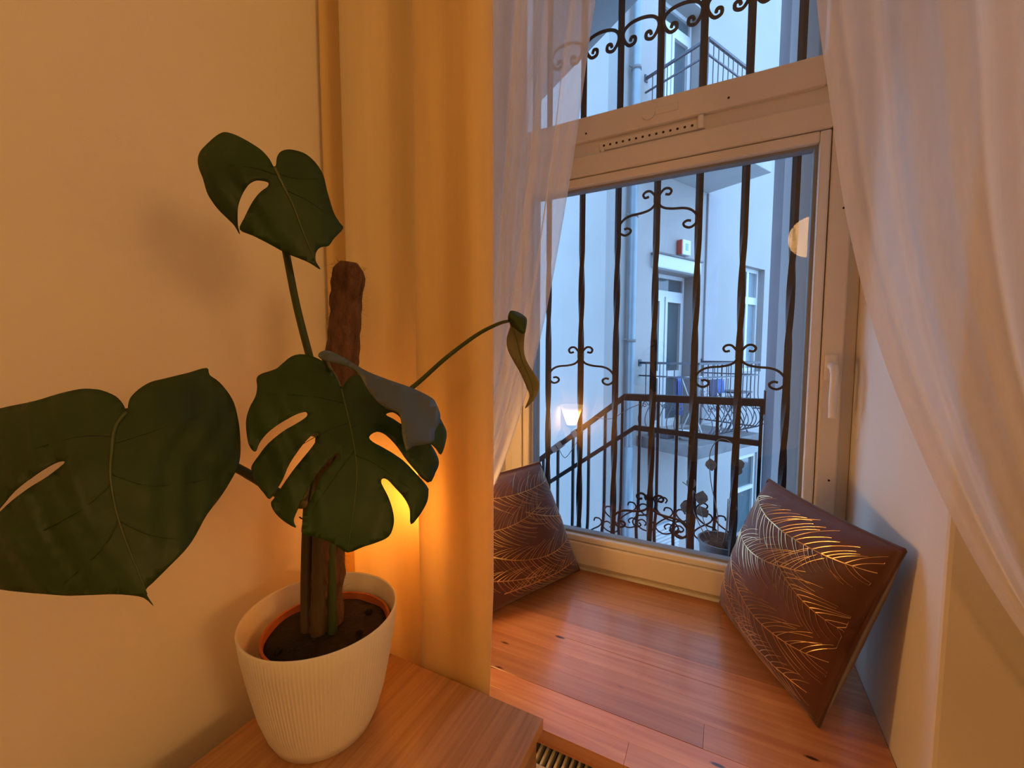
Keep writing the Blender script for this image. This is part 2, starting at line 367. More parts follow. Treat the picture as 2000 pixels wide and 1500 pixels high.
# radiator below the seat
rad = thing('radiator', (.1, .67, -1.22), 'white panel radiator with slotted top grille below window seat', 'radiator')
M().box(-.365, .40, .628, .638, -1.22, -.724).build('front_panel', 'radiator_white', rad, bevel=.003)
M().box(-.365, .40, .738, .748, -1.22, -.750).build('rear_panel', 'radiator_white', rad, bevel=.003)
for x in (-.369, .396): M().box(x, x+.008, .628, .748, -1.22, -.750).build('end_cap', 'radiator_white', rad, bevel=.003)
M().box(-.355, .39, .650, .700, -1.2, -.80).build('core', 'dark_hole', rad)
sl = M().box(-.3565, -.3530,   .638, .6985, -.745, -.7255).build('grille_slat', 'radiator_white', rad)
for i in range(1, 62): copy_at(sl, (i*.0122, 0, 0), rad)
for x in (-.25, .35): M().box(x-.02, x+.02, .748, .757, -1.1, -1.06).build('wall_bracket', 'radiator_white', rad)

# ------------------------------------------------------------------ oak cabinet
ZCAB = -.62
cab = thing('oak_cabinet', (-.47, .30, ZF), 'low oak cabinet with pale grained top carrying the monstera pot', 'cabinet')
M().box(-.700, -.257, -.32, .622, ZCAB-.022, ZCAB).build('top', 'oak', cab, bevel=.0015)
M().box(-.690, -.282, -.30, .612, ZF+.10, ZCAB-.024).build('body', 'cab_side', cab, bevel=.002)
for i, (a, b) in enumerate(((-.298, .005), (.009, .306), (.310, .610))):
    d = M().box(-.2815, -.264, a, b, ZF+.115, ZCAB-.034).build('door', 'cab_side', cab, bevel=.002)
    M().tube([(-.265, b-.03, -.85), (-.248, b-.03, -.85)], .009, 12).build('knob', 'steel', d, autos=40)
for x in (-.67, -.31):
    for y in (-.27, .58): M().tube([(x,y,ZF), (x,y,ZF+.101)], [.012,.018], 12).build('leg', 'cab_side', cab, autos=40)

# ------------------------------------------------------------------ yellow curtain
prof = crom([(-.781,.690), (-.779,.655), (-.771,.634), (-.759,.642), (-.744,.668), (-.728,.690), (-.7195,.684), (-.716,.655), (-.709,.632), (-.690,.627), (-.660,.631), (-.628,.645), (-.600,.672), (-.580,.695), (-.560,.697), (-.546,.672), (-.536,.645), (-.524,.632), (-.50,.632), (-.465,.638), (-.43,.633), (-.408,.632), (-.394,.640), (-.384,.655), (-.381,.668), (-.386,.682), (-.40,.687), (-.44,.686), (-.48,.690), (-.512,.686)], 6)
# (pleat profile in plan, lofted from track to floor)
rows = []
zz = [1.94-(1.94+1.36)*i/44 for i in range(45)]
for z in zz:
    k = 1.0 if z > -.45 else max(.35, 1-(-.45-z)*2.6)
    r_ = []
    for j, p in enumerate(prof):
        wob = .004*noise.noise((p[0]*7, z*1.3, 3))
        yy = .644+(p[1]-.644)*k+wob*k
        yy = min(max(yy, .6285), .660) if z < -.62 else (max(yy, .6285) if z < -.5 else yy)
        r_.append((p[0]+.004*noise.noise((p[0]*5, z*1.1, 9)), yy, z))
    rows.append(r_)
cur = M().grid(rows).build('yellow_curtain', 'curtain_yellow', smooth=True)
tag(cur, 'mustard yellow curtain hanging in wide folds behind the oak cabinet', 'curtain')

# sheers
def sheer(name, L, R, folds, y0, amp, ph, label, nu=110, nv=60):
    rows = []
    Lc = crom(L, 8); Rc = crom(R, 8); n = len(Lc)
    for i in range(n):
        a, b = Lc[i], Rc[i]; row = []
        for j in range(nu+1):
            u = j/nu; p = a.lerp(b, u)
            w = sin(2*pi*folds*(u+.02*sin(9*u+ph))+ph)+.45*sin(2*pi*folds*2.3*u+1.7*ph+.6*sin(p.z*1.4))
            row.append((p.x+.004*cos(2*pi*folds*u+p.z), y0+amp*w*(.55+.45*min(1, (b-a).length/.5)), p.z))
        rows.append(row)
    o = M().grid(rows).build(name, 'sheer_white', smooth=True)
    return tag(o, label, 'sheer curtain')
V = lambda x, z: (x, 0, z)
sheer('sheer_curtain', [V(-.02,1.94), V(-.10,1.3), V(-.175,.84), V(-.221,.575), V(-.259,.316), V(-.320,.011), V(-.402,-.239), V(-.50,-.42), V(-.54,-.60)],
      [V(-.47,1.94), V(-.47,1.3), V(-.47,.84), V(-.475,.575), V(-.48,.316), V(-.49,.011), V(-.53,-.239), V(-.59,-.42), V(-.62,-.60)], 5, .722, .010, .4,
      'white sheer curtain gathered beside the yellow curtain')
sh2 = sheer('sheer_curtain', [V(-.02,1.94), V(.03,1.1), V(.068,.66), V(.088,.463), V(.108,.330), V(.133,.175), V(.179,-.006), V(.252,-.197), V(.327,-.340), V(.44,-.50), V(.50,-.62), V(.47,-.95), V(.44,-1.33)],
      [V(1.15,1.94), V(1.10,1.1), V(1.05,.66), V(1.03,.463), V(1.01,.330), V(.97,.175), V(.92,-.006), V(.85,-.197), V(.78,-.340), V(.66,-.50), V(.60,-.62), V(.68,-.95), V(.74,-1.33)], 10, .690, .017, 1.3,
      'wide white sheer curtain swept aside across the right wall corner')

M().tube([(.55+.062*cos(k*pi/12), .692+.034*sin(k*pi/12), -.62+.012*cos(k*pi/12)) for k in range(25)], .008, 8, cap=False).build('tieback', 'reveal_paint', sh2, smooth=True)
M().tube([(.60, .715, -.61), (.60, .756, -.60)], .005, 8).build('tieback_hook', 'steel', sh2)
# ------------------------------------------------------------------ cushions with gold feather print
def cushion(c, e1, e2, T, seed, label, flip=1):
    c = Vector(c); e1 = Vector(e1); e2 = Vector(e2); nrm = e1.cross(e2).normalized()
    if nrm.dot(-c) < 0: nrm = -nrm
    rn = random.Random(seed)
    root = thing('cushion', (c.x, c.y, ZS), label, 'cushion', 'brown cushions on the window seat')
    def surf(u, v, side):
        k1 = 1-.035*(1-v*v); k2 = 1-.035*(1-u*u)
        q = (max(0, 1-u*u)**.48)*(max(0, 1-v*v)**.48)
        h = T*q*(1+.10*noise.noise((u*1.7+seed, v*1.7, side)))
        # puckers running in from the corners and the top seam
        ed = max(abs(u), abs(v)); h += .006*sin(22*(u if abs(v) > abs(u) else v)+seed)*max(0, ed-.62)*q**.2*(1-ed)*4
        return c+e1*(u*k1+.10*flip*max(0, 1+u*flip)*(1-v)/4)+e2*(v*k2)+nrm*(h*side)
    n = 44; m = M()
    g = [-1+2*i/n for i in range(n+1)]
    g = [sin(x*pi/2)*.35+x*.65 for x in g]
    for side in (1, -1): m.grid([[surf(u, v, side) for u in g] for v in g])
    o = m.build('cover', 'velvet_brown', root, smooth=True)
    w = o.modifiers.new('weld', 'WELD'); w.merge_threshold = .0004
    loop = [surf(u, -1, 1) for u in g]+[surf(1, v, 1) for v in g]+[surf(u, 1, 1) for u in g[::-1]]+[surf(-1, v, 1) for v in g[::-1]]
    M().tube(loop, .0035, 6).build('seam', 'velvet_seam', root, smooth=True)
    pr = M()
    def line(pts, w0, w1):
        P = [(max(-.97, min(.97, a)), max(-.97, min(.97, b))) for a, b in pts]; L = len(P); vs = []
        Q = [surf(a, b, 1)+nrm*.0011 for a, b in P]
        for i in range(L):
            t = (Q[min(i+1, L-1)]-Q[max(i-1, 0)])
            if t.length < 1e-6: t = e1.copy()
            sd = t.normalized().cross(nrm); w = w0+(w1-w0)*i/(L-1); vs += [Q[i]-sd*w, Q[i]+sd*w]
        pr.add(vs, [(2*i, 2*i+1, 2*i+3, 2*i+2) for i in range(L-1)])
    def feather(x0, y0, ang, ln, cv, nv, vl, up=1):
        spine = []
        a = ang; x, y = x0, y0; N = 36
        for i in range(N+1):
            spine.append((x, y, a)); x += cos(a)*ln/N; y += sin(a)*ln/N; a += cv/N
        line([(p[0], p[1]) for p in spine], .0016, .0008)
        for k in range(nv):
            p = spine[int(2+(N-3)*k/nv)]; t = k/nv
            for sg in (1, -1):
                if rn.random() < .06: continue
                L = vl*(.55+.7*sin(pi*(.15+.8*t)))*rn.uniform(.75, 1.1); b = p[2]+sg*rn.uniform(.75, .95); q = [(p[0], p[1])]; xx, yy = p[0], p[1]
                for i in range(9):
                    xx += cos(b)*L/9; yy += sin(b)*L/9; b -= sg*.055; q.append((xx, yy))
                if abs(q[-1][0]) < 1.25 and abs(q[-1][1]) < 1.25: line(q, .0008, .0003)
    f = flip
    fe = lambda x, y, an, ln, cv, nv, vl: feather(x*f, y, an if f > 0 else pi-an, ln, cv*f, nv, vl)
    fe(-.95, .82, -.22, 1.95, .36, 24, .34)
    fe(-.97, .36, -.30, 1.55, .75, 22, .40)
    fe(-.70, -.02, -.62, 1.75, .95, 22, .40)
    fe(-.95, -.30, -.55, 1.35, .55, 16, .32)
    fe(.15, .40, -.50, .95, .30, 12, .30)
    fe(-.55, -.72, -.10, 1.45, .20, 16, .28)
    pr.build('gold_print', 'gold_foil', root)['label'] = 'metallic gold feather print'
    return root
cushion((.134,1.040,-.492), (.079,-.160,-.002), (.047,-.034,.187), .080, 2, 'brown cushion with gold feather print leaning on right side of window seat', 1)
cushion((-.525,1.008,-.505), (-.078,-.178,0), (-.048,-.032,.176), .075, 5, 'brown cushion with gold feather print half hidden by yellow curtain', -1)

# ------------------------------------------------------------------ potted monstera
PC = (-.585, .450)
mon = thing('potted_monstera', (PC[0], PC[1], ZCAB), 'potted monstera on a moss pole in a white ribbed planter', 'houseplant')
pz = .195
outer = [(.070,0), (.078,.003), (.088,.025), (.098,.06), (.108,.11), (.1165,.16), (.1205,pz), (.119,pz+.0025), (.1165,pz), (.112,.165), (.104,.12), (.101,.118)]
pm = M().lathe([(r, z) for r, z in outer], (PC[0], PC[1], ZCAB), 390)
for i in range(3, 6):                                      # fluting on the outside wall
    for k in range(390):
        v = pm.v[i*390+k]; an = 2*pi*k/390; rr = .0013*(-1 if k % 3 == 0 else .3); v.x += rr*cos(an); v.y += rr*sin(an)
pm.build('planter', 'planter_white', mon, smooth=True)
NP = (PC[0]+.012, PC[1]+.002)
M().lathe([(.062,.012), (.0955,.165), (.0985,.166), (.0985,.172), (.0945,.172), (.092,.15), (.090,.148)], (NP[0], NP[1], ZCAB), 48).build('nursery_pot', 'terracotta', mon, autos=40)
so = M(); rows = []
so.lathe([(.0935,.160), (.085,.164), (.06,.167), (.03,.169), (.004,.170)], (NP[0], NP[1], ZCAB), 40)
for v in so.v: v.z += .004*noise.noise(v*60)
so.build('soil', 'soil', mon, smooth=True)
for (dx, dy) in ((.060,.012), (-.02,-.075), (.03,.06)):
    M().sphere((NP[0]+dx, NP[1]+dy, ZCAB+.170), .006, 8, 6).build('soil_crumb', 'soil', mon, smooth=True)
# moss pole
p0 = Vector((-.592,.455,-.50)); p1 = Vector((-.512,.462,.138)); pole = M()
n = 60; ps = [p0.lerp(p1, i/n) for i in range(n+1)]
rr = [(.0290-.0055*min(1, i/22))*(1+.10*noise.noise((i*.35, 1, 2))) for i in range(n+1)]
rr[-1] *= .55; rr[-2] *= .88; rr[-3] *= .97
pole.tube(ps, rr, 20)
for v in pole.v: v += Vector((noise.noise(v*95), noise.noise(v*95+Vector((9,0,0))), 0))*.0035
mp_ = pole.build('moss_pole', 'coir', mon, smooth=True)
fb = M(); rn = random.Random(4)
ax = (p1-p0).normalized()
for i in range(2400):
    t = rn.random()**.8; a = rn.uniform(0, 2*pi); b = p0.lerp(p1, t*.995); d = Vector((cos(a), sin(a), 0)); d = (d-ax*d.dot(ax)).normalized()
    s0 = b+d*.0225; ln = rn.uniform(.005, .016); e = s0+d*ln*.55+Vector((rn.uniform(-1,1), rn.uniform(-1,1), rn.uniform(-1,1)))*ln*.7
    sd = Vector((-d.y, d.x, 0))*.0005
    fb.add([s0-sd, s0+sd, e], [(0, 1, 2)])
fo = fb.build('coir_fibres', 'coir', mp_); fo['kind'] = 'stuff'
for z in (-.235, -.245):
    t = (z-p0.z)/(p1.z-p0.z); c = p0.lerp(p1, t)+Vector((-.006,-.006,0))
    M().tube([c+Vector((.034*cos(k*pi/12), .034*sin(k*pi/12), .004*sin(k*pi/12+z*90))) for k in range(25)], .0013, 5, cap=False).build('twine', 'twine', mp_, smooth=True)
# stems climbing the front of the pole
def stem(pts, r0, r1, m='stem_green', name='petiole', n=6, parent=mon):
    P = crom(pts, n); L = len(P); return M().tube(P, [r0+(r1-r0)*i/(L-1) for i in range(L)], 10).build(name, m, parent, smooth=True)
stem([(-.574,.434,-.468), (-.569,.435,-.36), (-.564,.437,-.24), (-.556,.438,-.13), (-.546,.440,-.03)], .0125, .008, 'stem_brown', 'main_stem')
stem([(-.598,.432,-.468), (-.594,.432,-.36), (-.586,.433,-.25), (-.574,.434,-.16)], .011, .007, 'stem_brown', 'main_stem')
stem([(-.556,.446,-.466), (-.552,.446,-.36), (-.547,.446,-.24)], .008, .005, 'stem_green', 'main_stem')

def inside(p, poly):
    x, y = p; c = False; j = len(poly)-1
    for i in range(len(poly)):
        xi, yi = poly[i]; xj, yj = poly[j]
        if (yi > y) != (yj > y) and x < (xj-xi)*(y-yi)/(yj-yi)+xi: c = not c
        j = i
    return c
def leaf(name, out, holes, dist, tilt, curve, m, rib, label=None, step=13, ribw=.0022, side=None):
    """leaf blade from its outline; 'tilt' leans the blade out of the frontal plane, 'curve' bows it"""
    cx = sum(p[0] for p in out)/len(out); cy = sum(p[1] for p in out)/len(out)
    c = ray((cx, cy))*dist; nrm = (-ray((cx, cy))+Vector(tilt)).normalized()
    ex = max(abs(p[0]-cx) for p in out); ey = max(abs(p[1]-cy) for p in out)
    ribv = [Vector(p) for p in rib]
    def depth(p):
        q = plane_pt(p, c, nrm); L = q.length
        # distance from the midrib (in outline units) bows the halves back, the tip droops
        dmin = min((Vector(p)-(a+(b-a)*max(0, min(1, (Vector(p)-a).dot(b-a)/max(1e-6, (b-a).length_squared))))).length for a, b in zip(ribv, ribv[1:]))
        k = dmin/max(ex, ey)
        L += curve[0]*k*k+curve[1]*((p[1]-cy)/ey)**2+.004*noise.noise((p[0]*.014, p[1]*.014, dist*9))+.0022*sin(dmin*.11+p[1]*.03)*min(1, k*2)
        return q.normalized()*L
    O = [(v.x, v.y) for v in crom([Vector((p[0], p[1])) for p in out], 3, True)]
    HH = [[(v.x, v.y) for v in crom([Vector((p[0], p[1])) for p in h], 3, True)] for h in holes]
    vs = [Vector(p) for p in O]; es = [(i, (i+1) % len(O)) for i in range(len(O))]
    for h in HH:
        b = len(vs); vs += [Vector(p) for p in h]; es += [(b+i, b+(i+1) % len(h)) for i in range(len(h))]
    x0, x1 = min(p[0] for p in O), max(p[0] for p in O); y0, y1 = min(p[1] for p in O), max(p[1] for p in O)
    yy = y0+step/2
    while yy < y1:
        xx = x0+step/2
        while xx < x1:
            q = (xx+random.uniform(-2, 2), yy+random.uniform(-2, 2))
            if inside(q, O) and not any(inside(q, h) for h in HH): vs.append(Vector(q))
            xx += step
        yy += step
    rv, re, rf, *_ = delaunay_2d_cdt(vs, es, [], 0, 1e-4)
    fs = []
    for f in rf:
        ce = ((rv[f[0]].x+rv[f[1]].x+rv[f[2]].x)/3, (rv[f[0]].y+rv[f[1]].y+rv[f[2]].y)/3)
        if inside(ce, O) and not any(inside(ce, h) for h in HH): fs.append(tuple(f))
    me = M().add([depth((v.x, v.y)) for v in rv], fs)
    o = me.build('leaf', m, mon, smooth=True, solid=.0009)
    if label: o['label'] = label
    if ribw:
        R = crom([Vector((p[0], p[1])) for p in rib], 5); k = len(R)
        M().tube([depth((v.x, v.y))*(1-.0006/dist) for v in R], [ribw*(1-.8*i/(k-1)) for i in range(k)], 6).build('midrib', 'midrib', o, smooth=True)
        if side:
            for sv in side:
                Q = crom([Vector(p) for p in sv], 4)
                M().tube([depth((v.x, v.y))*(1-.0006/dist) for v in Q], [.0007*(1-.7*i/(len(Q)-1)) for i in range(len(Q))], 5).build('side_vein', m, o, smooth=True)
    return depth
z1 = lambda L: [(350+.36*a, 230+.36*b) for a, b in L]
z2 = lambda L: [(.46*a, 650+.46*b) for a, b in L]
z3 = lambda L: [(940+.35*a, 450+.35*b) for a, b in L]
A = z1([(512,265),(490,225),(450,180),(400,145),(330,105),(280,85),(240,80),(200,100),(150,145),(115,185),(102,230),(110,280),(130,330),(150,400),(170,440),(210,495),(260,545),(300,585),(328,632),(318,585),(316,535),(320,480),(340,420),(370,370),(400,347),(430,340),(475,348),(485,362),(475,378),(450,395),(420,425),(385,480),(350,550),(330,607),(400,640),(480,680),(580,735),(680,775),(720,795),(766,823),(742,780),(740,740),(755,712),(780,700),(810,695),(840,655),(890,600),(870,570),(840,520),(820,460),(800,390),(780,310),(740,245),(690,200),(640,180),(590,173),(550,185),(530,215),(525,255)])
da = leaf('leaf', A, [], .60, (.15, .10, .45), (.035, .012), 'leaf_green', z1([(518,268),(560,360),(620,480),(680,640),(745,790)]), 'heart-shaped upper leaf with one curved slit',
          side=[z1([(535,300),(640,330),(760,330)]), z1([(575,390),(700,450),(800,520)]), z1([(530,310),(400,270),(220,250)])])
Bq = z2([(537,335),(520,300),(490,270),(440,248),(400,240),(340,240),(250,260),(150,290),(0,322),(-90,350),(-150,420),(-170,520),(-160,640),(-120,740),(-70,800),(0,745),(60,674),(150,604),(230,556),(266,546),(273,556),(200,612),(120,662),(50,715),(0,762),(-60,825),(-100,880),(-80,980),(-40,1060),(0,1088),(150,1105),(300,1115),(450,1110),(540,1112),(610,1125),(652,1160),(628,1120),(620,1090),(650,1060),(700,1010),(780,930),(830,860),(880,770),(940,690),(990,610),(1015,550),(1020,490),(1015,400),(1000,320),(975,265),(930,210),(890,180),(877,150),(800,170),(700,195),(640,210),(590,240),(555,275),(544,305),(542,328)])
db = leaf('leaf', Bq, [], .47, (.25, -.15, .50), (.05, .02), 'leaf_dark', z2([(537,338),(490,400),(475,500),(470,620),(500,780),(560,950),(625,1110)]), 'large dark lower leaf reaching to the wall', step=16, ribw=.0016,
          side=[z2([(480,440),(330,440),(120,500)]), z2([(478,470),(640,420),(900,330)]), z2([(475,600),(650,650),(900,620)]), z2([(475,640),(330,760),(60,900)]), z2([(505,790),(430,920),(250,1080)]), z2([(510,800),(640,860),(790,880)])])
Cq = z2([(1448,236),(1430,195),(1400,145),(1350,110),(1290,92),(1240,100),(1200,130),(1170,155),(1110,175),(1090,195),(1092,230),(1085,270),(1060,320),(1046,370),(1046,420),(1055,470),(1070,498),(1088,502),(1100,470),(1130,430),(1180,390),(1250,350),(1290,336),(1304,342),(1300,358),(1260,385),(1200,420),(1140,470),(1100,520),(1070,565),(1072,592),(1090,640),(1120,680),(1146,706),(1178,660),(1200,622),(1230,555),(1285,475),(1338,424),(1353,438),(1325,485),(1285,535),(1240,590),(1203,645),(1166,700),(1150,725),(1165,760),(1200,795),(1255,828),(1246,800),(1255,770),(1280,720),(1310,660),(1345,600),(1425,515),(1433,524),(1362,612),(1342,660),(1317,710),(1292,760),(1283,810),(1283,855),(1330,865),(1380,880),(1430,905),(1475,933),(1540,910),(1600,890),(1650,865),(1670,820),(1670,770),(1650,700),(1620,640),(1624,620),(1645,624),(1680,660),(1715,700),(1740,750),(1745,813),(1785,768),(1812,718),(1818,680),(1810,648),(1728,558),(1680,520),(1630,490),(1580,462),(1568,440),(1600,420),(1640,435),(1690,488),(1733,548),(1816,636),(1850,590),(1863,550),(1850,510),(1828,472),(1850,490),(1872,517),(1890,470),(1895,420),(1870,365),(1840,300),(1780,260),(1700,220),(1600,190),(1520,178),(1480,195),(1456,228)])
dc = leaf('leaf', Cq, [z2([(1638,348),(1668,337),(1698,358),(1706,388),(1670,366)])], .485, (.20, .0, .40), (.035, .012), 'leaf_green', z2([(1450,240),(1470,320),(1500,460),(1515,600),(1500,760),(1476,925)]), 'front leaf with deep slits on both sides', ribw=.0013,
          side=[z2([(1465,300),(1330,270),(1140,260)]), z2([(1485,380),(1380,420),(1240,500)]), z2([(1505,500),(1430,600),(1330,750)]), z2([(1510,520),(1600,560),(1740,660)]), z2([(1490,400),(1560,380),(1650,400)])])
Dq = z2([(1353,100),(1360,82),(1382,75),(1400,78),(1440,95),(1500,130),(1560,165),(1650,200),(1750,235),(1830,275),(1850,300),(1868,345),(1865,380),(1845,420),(1840,460),(1800,475),(1750,483),(1726,502),(1716,470),(1708,430),(1705,380),(1690,340),(1640,320),(1600,290),(1560,240),(1530,185),(1495,152),(1430,130),(1380,118)])
leaf('leaf', Dq, [], .445, (1.2, .9, .5), (-.01, .0), 'leaf_back', z2([(1365,95),(1480,140),(1580,200),(1700,300),(1790,400),(1740,490)]), 'folded leaf showing its grey-blue sheen toward the window', ribw=0)
Fq = z3([(148,492),(155,462),(166,449),(200,456),(240,480),(253,500),(250,535),(240,600),(240,690),(270,760),(310,820),(323,860),(315,900),(295,945),(245,994),(262,950),(270,920),(255,880),(220,800),(180,730),(150,670),(142,610),(155,560),(163,530)])
df = leaf('leaf', Fq, [], .60, (-.5, .1, .3), (.03, .01), 'leaf_olive', z3([(158,500),(195,600),(225,720),(280,850),(290,930)]), 'small narrow new leaf curling down in front of the window', step=8, ribw=.0012)
# flap of the small leaf that folds over toward the room
Gq = z3([(150,492),(156,462),(167,449),(201,455),(241,479),(254,500),(251,536),(240,578),(205,560),(180,540),(165,530),(158,510)])
leaf('leaf', Gq, [], .588, (.3, -.2, .6), (.02, .0), 'leaf_dark', z3([(160,470),(200,500),(235,560)]), 'folded-over base of the small new leaf', step=8, ribw=0)
# petioles
back = lambda p, d: ray(p)*d
stem([(-.556,.430,-.03), tuple(back((603,690), .665)), tuple(back((580,600), .648)), tuple(back((560,500), .640)), tuple(back((545,420), .632)), tuple(da((537,330))*1.004)], .0055, .0040)
stem([(-.560,.420,-.19), tuple(back((590,985), .62)), tuple(back((495,932), .58)), tuple(back((465,915), .57)), tuple(back((340,850), .54)), tuple(db((247,806))*1.006)], .0062, .0045)
stem([(-.560,.424,-.12), tuple(back((690,860), .60)), tuple(back((675,790), .55)), tuple(dc((667,760))*1.006)], .0052, .004)
stem([(-.556,.428,-.10), tuple(back((720,815), .64)), tuple(back((805,757), .635)), tuple(back((870,700), .625)), tuple(back((930,655), .615)), tuple(back((972,633), .605)), tuple(back((993,627), .592))], .0042, .0022)
stem([(-.556,.430,-.06), tuple(back((660,760), .62)), tuple(back((640,715), .52)), tuple(back((632,694), .452))], .004, .003)
# thin aerial roots and ties
for a, b, c_ in (((620,852),(600,1000),(585,1010)), ((655,890),(612,980),(596,1000))):
    stem([tuple(back(a, .60)), tuple(back(b, .61)), tuple(back(c_, .62))], .0012, .0009, 'twine', 'aerial_root', 3)

# ------------------------------------------------------------------ lamps of the room and an added fill lamp
def lamp_globe(c, r, m, nm, parent): return M().sphere(c, r, 32, 20).build(nm, m, parent, smooth=True)
pen = thing('pendant_lamp', (.53, -1.2, .70), 'round glowing pendant globe mirrored in the window pane', 'lamp')
pcn = (.53, -1.2, .852)
lamp_globe(pcn, .145, 'globe_glow', 'globe', pen)
M().tube([(.53,-1.2,.99), (.53,-1.2,ZC-.03)], .003, 8).build('cable', 'lamp_metal', pen)
M().lathe([(.03,0), (.03,.035), (.008,.05)], (.53,-1.2,.985), 20).build('socket', 'lamp_metal', pen, autos=40)
M().lathe([(.05,0), (.05,.02), (.03,.03)], (.53,-1.2,ZC-.031), 24).build('ceiling_rose', 'lamp_metal', pen, autos=40)
fl_ = thing('added_fill_lamp', (2.72, -.35, ZF), 'added unseen fill lamp with round glowing globe', 'lamp')  # out of view, added only to brighten the left wall
M().lathe([(.14,0), (.14,.012), (.02,.025)], (2.72,-.35,ZF), 32).build('base', 'lamp_metal', fl_, autos=40)
M().tube([(2.72,-.35,ZF+.02), (2.72,-.35,.20)], .011, 12).build('pole', 'lamp_metal', fl_, smooth=True)
lamp_globe((2.72,-.35,.46), .28, 'fill_glow', 'globe', fl_)
sl_ = thing('sill_lamp', (-.612, .775, ZS), 'small glowing cone lamp behind the yellow curtain beside the cushion', 'lamp')
M().lathe([(.038,0), (.040,.004), (.036,.012), (.010,.018)], (-.612,.775,ZS), 28).build('base', 'lamp_metal', sl_, autos=40)
M().tube([(-.612,.775,ZS+.016), (-.612,.775,-.330)], .006, 10).build('stem', 'lamp_metal', sl_, smooth=True)
M().lathe([(.010,0), (.022,.006), (.024,.016), (.014,.020)], (-.612,.775,-.335), 20).build('socket', 'lamp_metal', sl_, autos=40)
M().lathe([(.010,0), (.018,.010), (.030,.040), (.044,.078), (.052,.100), (.047,.099), (.010,.094)], (-.612,.775,-.330), 32).build('shade', 'sill_glow', sl_, smooth=True)

# ------------------------------------------------------------------ wrought iron window grille
YG = 1.39; BS = .1195
gr = thing('window_grille', (-.2, YG, -.72), 'black wrought iron grille of twisted bars and scrolls outside the pane', 'window grille')
bx = [-.563+BS*i for i in range(7)]
def bar_mesh(x):
    zs = []; z = -.72
    while z < 1.75: zs.append(z); z += .012
    tw = []; a = 0
    for z in zs:
        if .0 < z-.03 < .32 or -.62 < z < -.10: a += .10
        tw.append(a)
    return M().tube([(x, YG, z) for z in zs], .0074, square=True, twist=tw)
b0 = bar_mesh(bx[0]).build('bar', 'iron', gr)
for i in range(1, 7): copy_at(b0, (BS*i, 0, 0), gr)
for z in (-.735, 1.72): M().box(-.63, .19, YG-.006, YG+.006, z, z+.025).build('cross_bar', 'iron', gr)
half = [(38,-18),(57,-15),(65,-30),(53,-43),(33,-43),(15,-25),(6,-5),(11,25),(33,45),(73,55),(123,60),(158,75),(181,105),(178,135),(153,153),(128,145),(123,130),(138,120),(155,123)]
def motif(bi, z):
    for sg in (1, -1):
        P = crom([(bx[bi]+sg*a/188*BS, YG-.004, z-b/188*BS) for a, b in half], 5)
        M().tube(P, .0038, 6).build('scroll', 'iron', gr, smooth=True)
    M().box(bx[bi]-.010, bx[bi]+.010, YG-.010, YG+.008, z-.012, z+.012).build('collar', 'iron', gr, bevel=.003)
for bi, z in ((1,-.005), (5,-.002), (3,.476), (3,-.483), (1,.956), (5,.956)):
    if z < .9: motif(bi, z)
arch = [(.24,-.31),(.27,-.23),(.36,-.25),(.35,-.38),(.20,-.41),(.07,-.22),(.07,-.03),(.22,.11),(.5,.16)]
arch = arch+[(1-a, b) for a, b in arch[-2::-1]]
for i in range(6):
    M().tube(crom([(bx[i]+a*BS, YG-.003, 1.005+b*BS*1.0) for a, b in arch], 5), .0052, 6).build('arch_scroll', 'iron', gr, smooth=True)
for i in range(7): M().box(bx[i]-.009, bx[i]+.009, YG-.009, YG+.008, .994, 1.014).build('collar', 'iron', gr, bevel=.003)

# ------------------------------------------------------------------ outside stair landing, flights and railing
ZL = -1.19
struct(M().box(-.56, .196, 1.47, 2.66, ZL-.14, ZL).build('stair_landing', 'concrete', bevel=.008))
for i in range(7):
    st = struct(M().box(-.56-.27*(i+1), -.56-.27*i, 1.47, 2.66, ZL-.17*(i+1)-.16, ZL-.17*(i+1)).build('stair_step', 'concrete', bevel=.008))
# flight above: sloping soffit with steps on top
ux, uz = -1.104, 1.633; vx, vz = -.504, 2.021; sg_ = (vz-uz)/(vx-ux)
fz = lambda x: uz+(x-ux)*sg_*1.02
fl = M(); 
fl.hexa([(-3.2,1.475,fz(-3.2)), (-.36,1.475,fz(-.36)), (-.36,2.6,fz(-.36)), (-3.2,2.6,fz(-3.2)), (-3.2,1.475,fz(-3.2)+.2), (-.36,1.475,fz(-.36)+.2), (-.36,2.6,fz(-.36)+.2), (-3.2,2.6,fz(-3.2)+.2)])
struct(fl.build('stair_flight_soffit', 'soffit_grey', bevel=.006))

YR = 2.6
rl = thing('stair_railing', (-.2, YR, ZL), 'black iron stair railing sloping down left with scrolls near its foot', 'railing')
top = [(-1.9,-1.36), (-1.109,-.719), (-.547,-.263), (.215,-.260)]
low = [(-1.9,-1.56), (-1.089,-.906), (-.482,-.449), (.175,-.482)]
def flat(P, w, h):                                          # flat bar following a polyline
    m = M()
    for (xa, za), (xb, zb) in zip(P, P[1:]):
        m.hexa([(xa,YR-w,za-h), (xb,YR-w,zb-h), (xb,YR+w,zb-h), (xa,YR+w,za-h), (xa,YR-w,za+h), (xb,YR-w,zb+h), (xb,YR+w,zb+h), (xa,YR+w,za+h)])
    return m
flat(top, .020, .021).build('handrail', 'rail_iron', rl, bevel=.003)
flat(low, .010, .016).build('lower_rail', 'rail_iron', rl, bevel=.002)
M().box(.190, .197, YR-.03, YR+.03, -.32, -.195).build('wall_flange', 'rail_iron', rl)
def zrail(P, x):
    for (xa, za), (xb, zb) in zip(P, P[1:]):
        if xa <= x <= xb: return za+(zb-za)*(x-xa)/(xb-xa)
    return P[-1][1]
bsx = [-.452+.1055*i for i in range(-7, 7)]
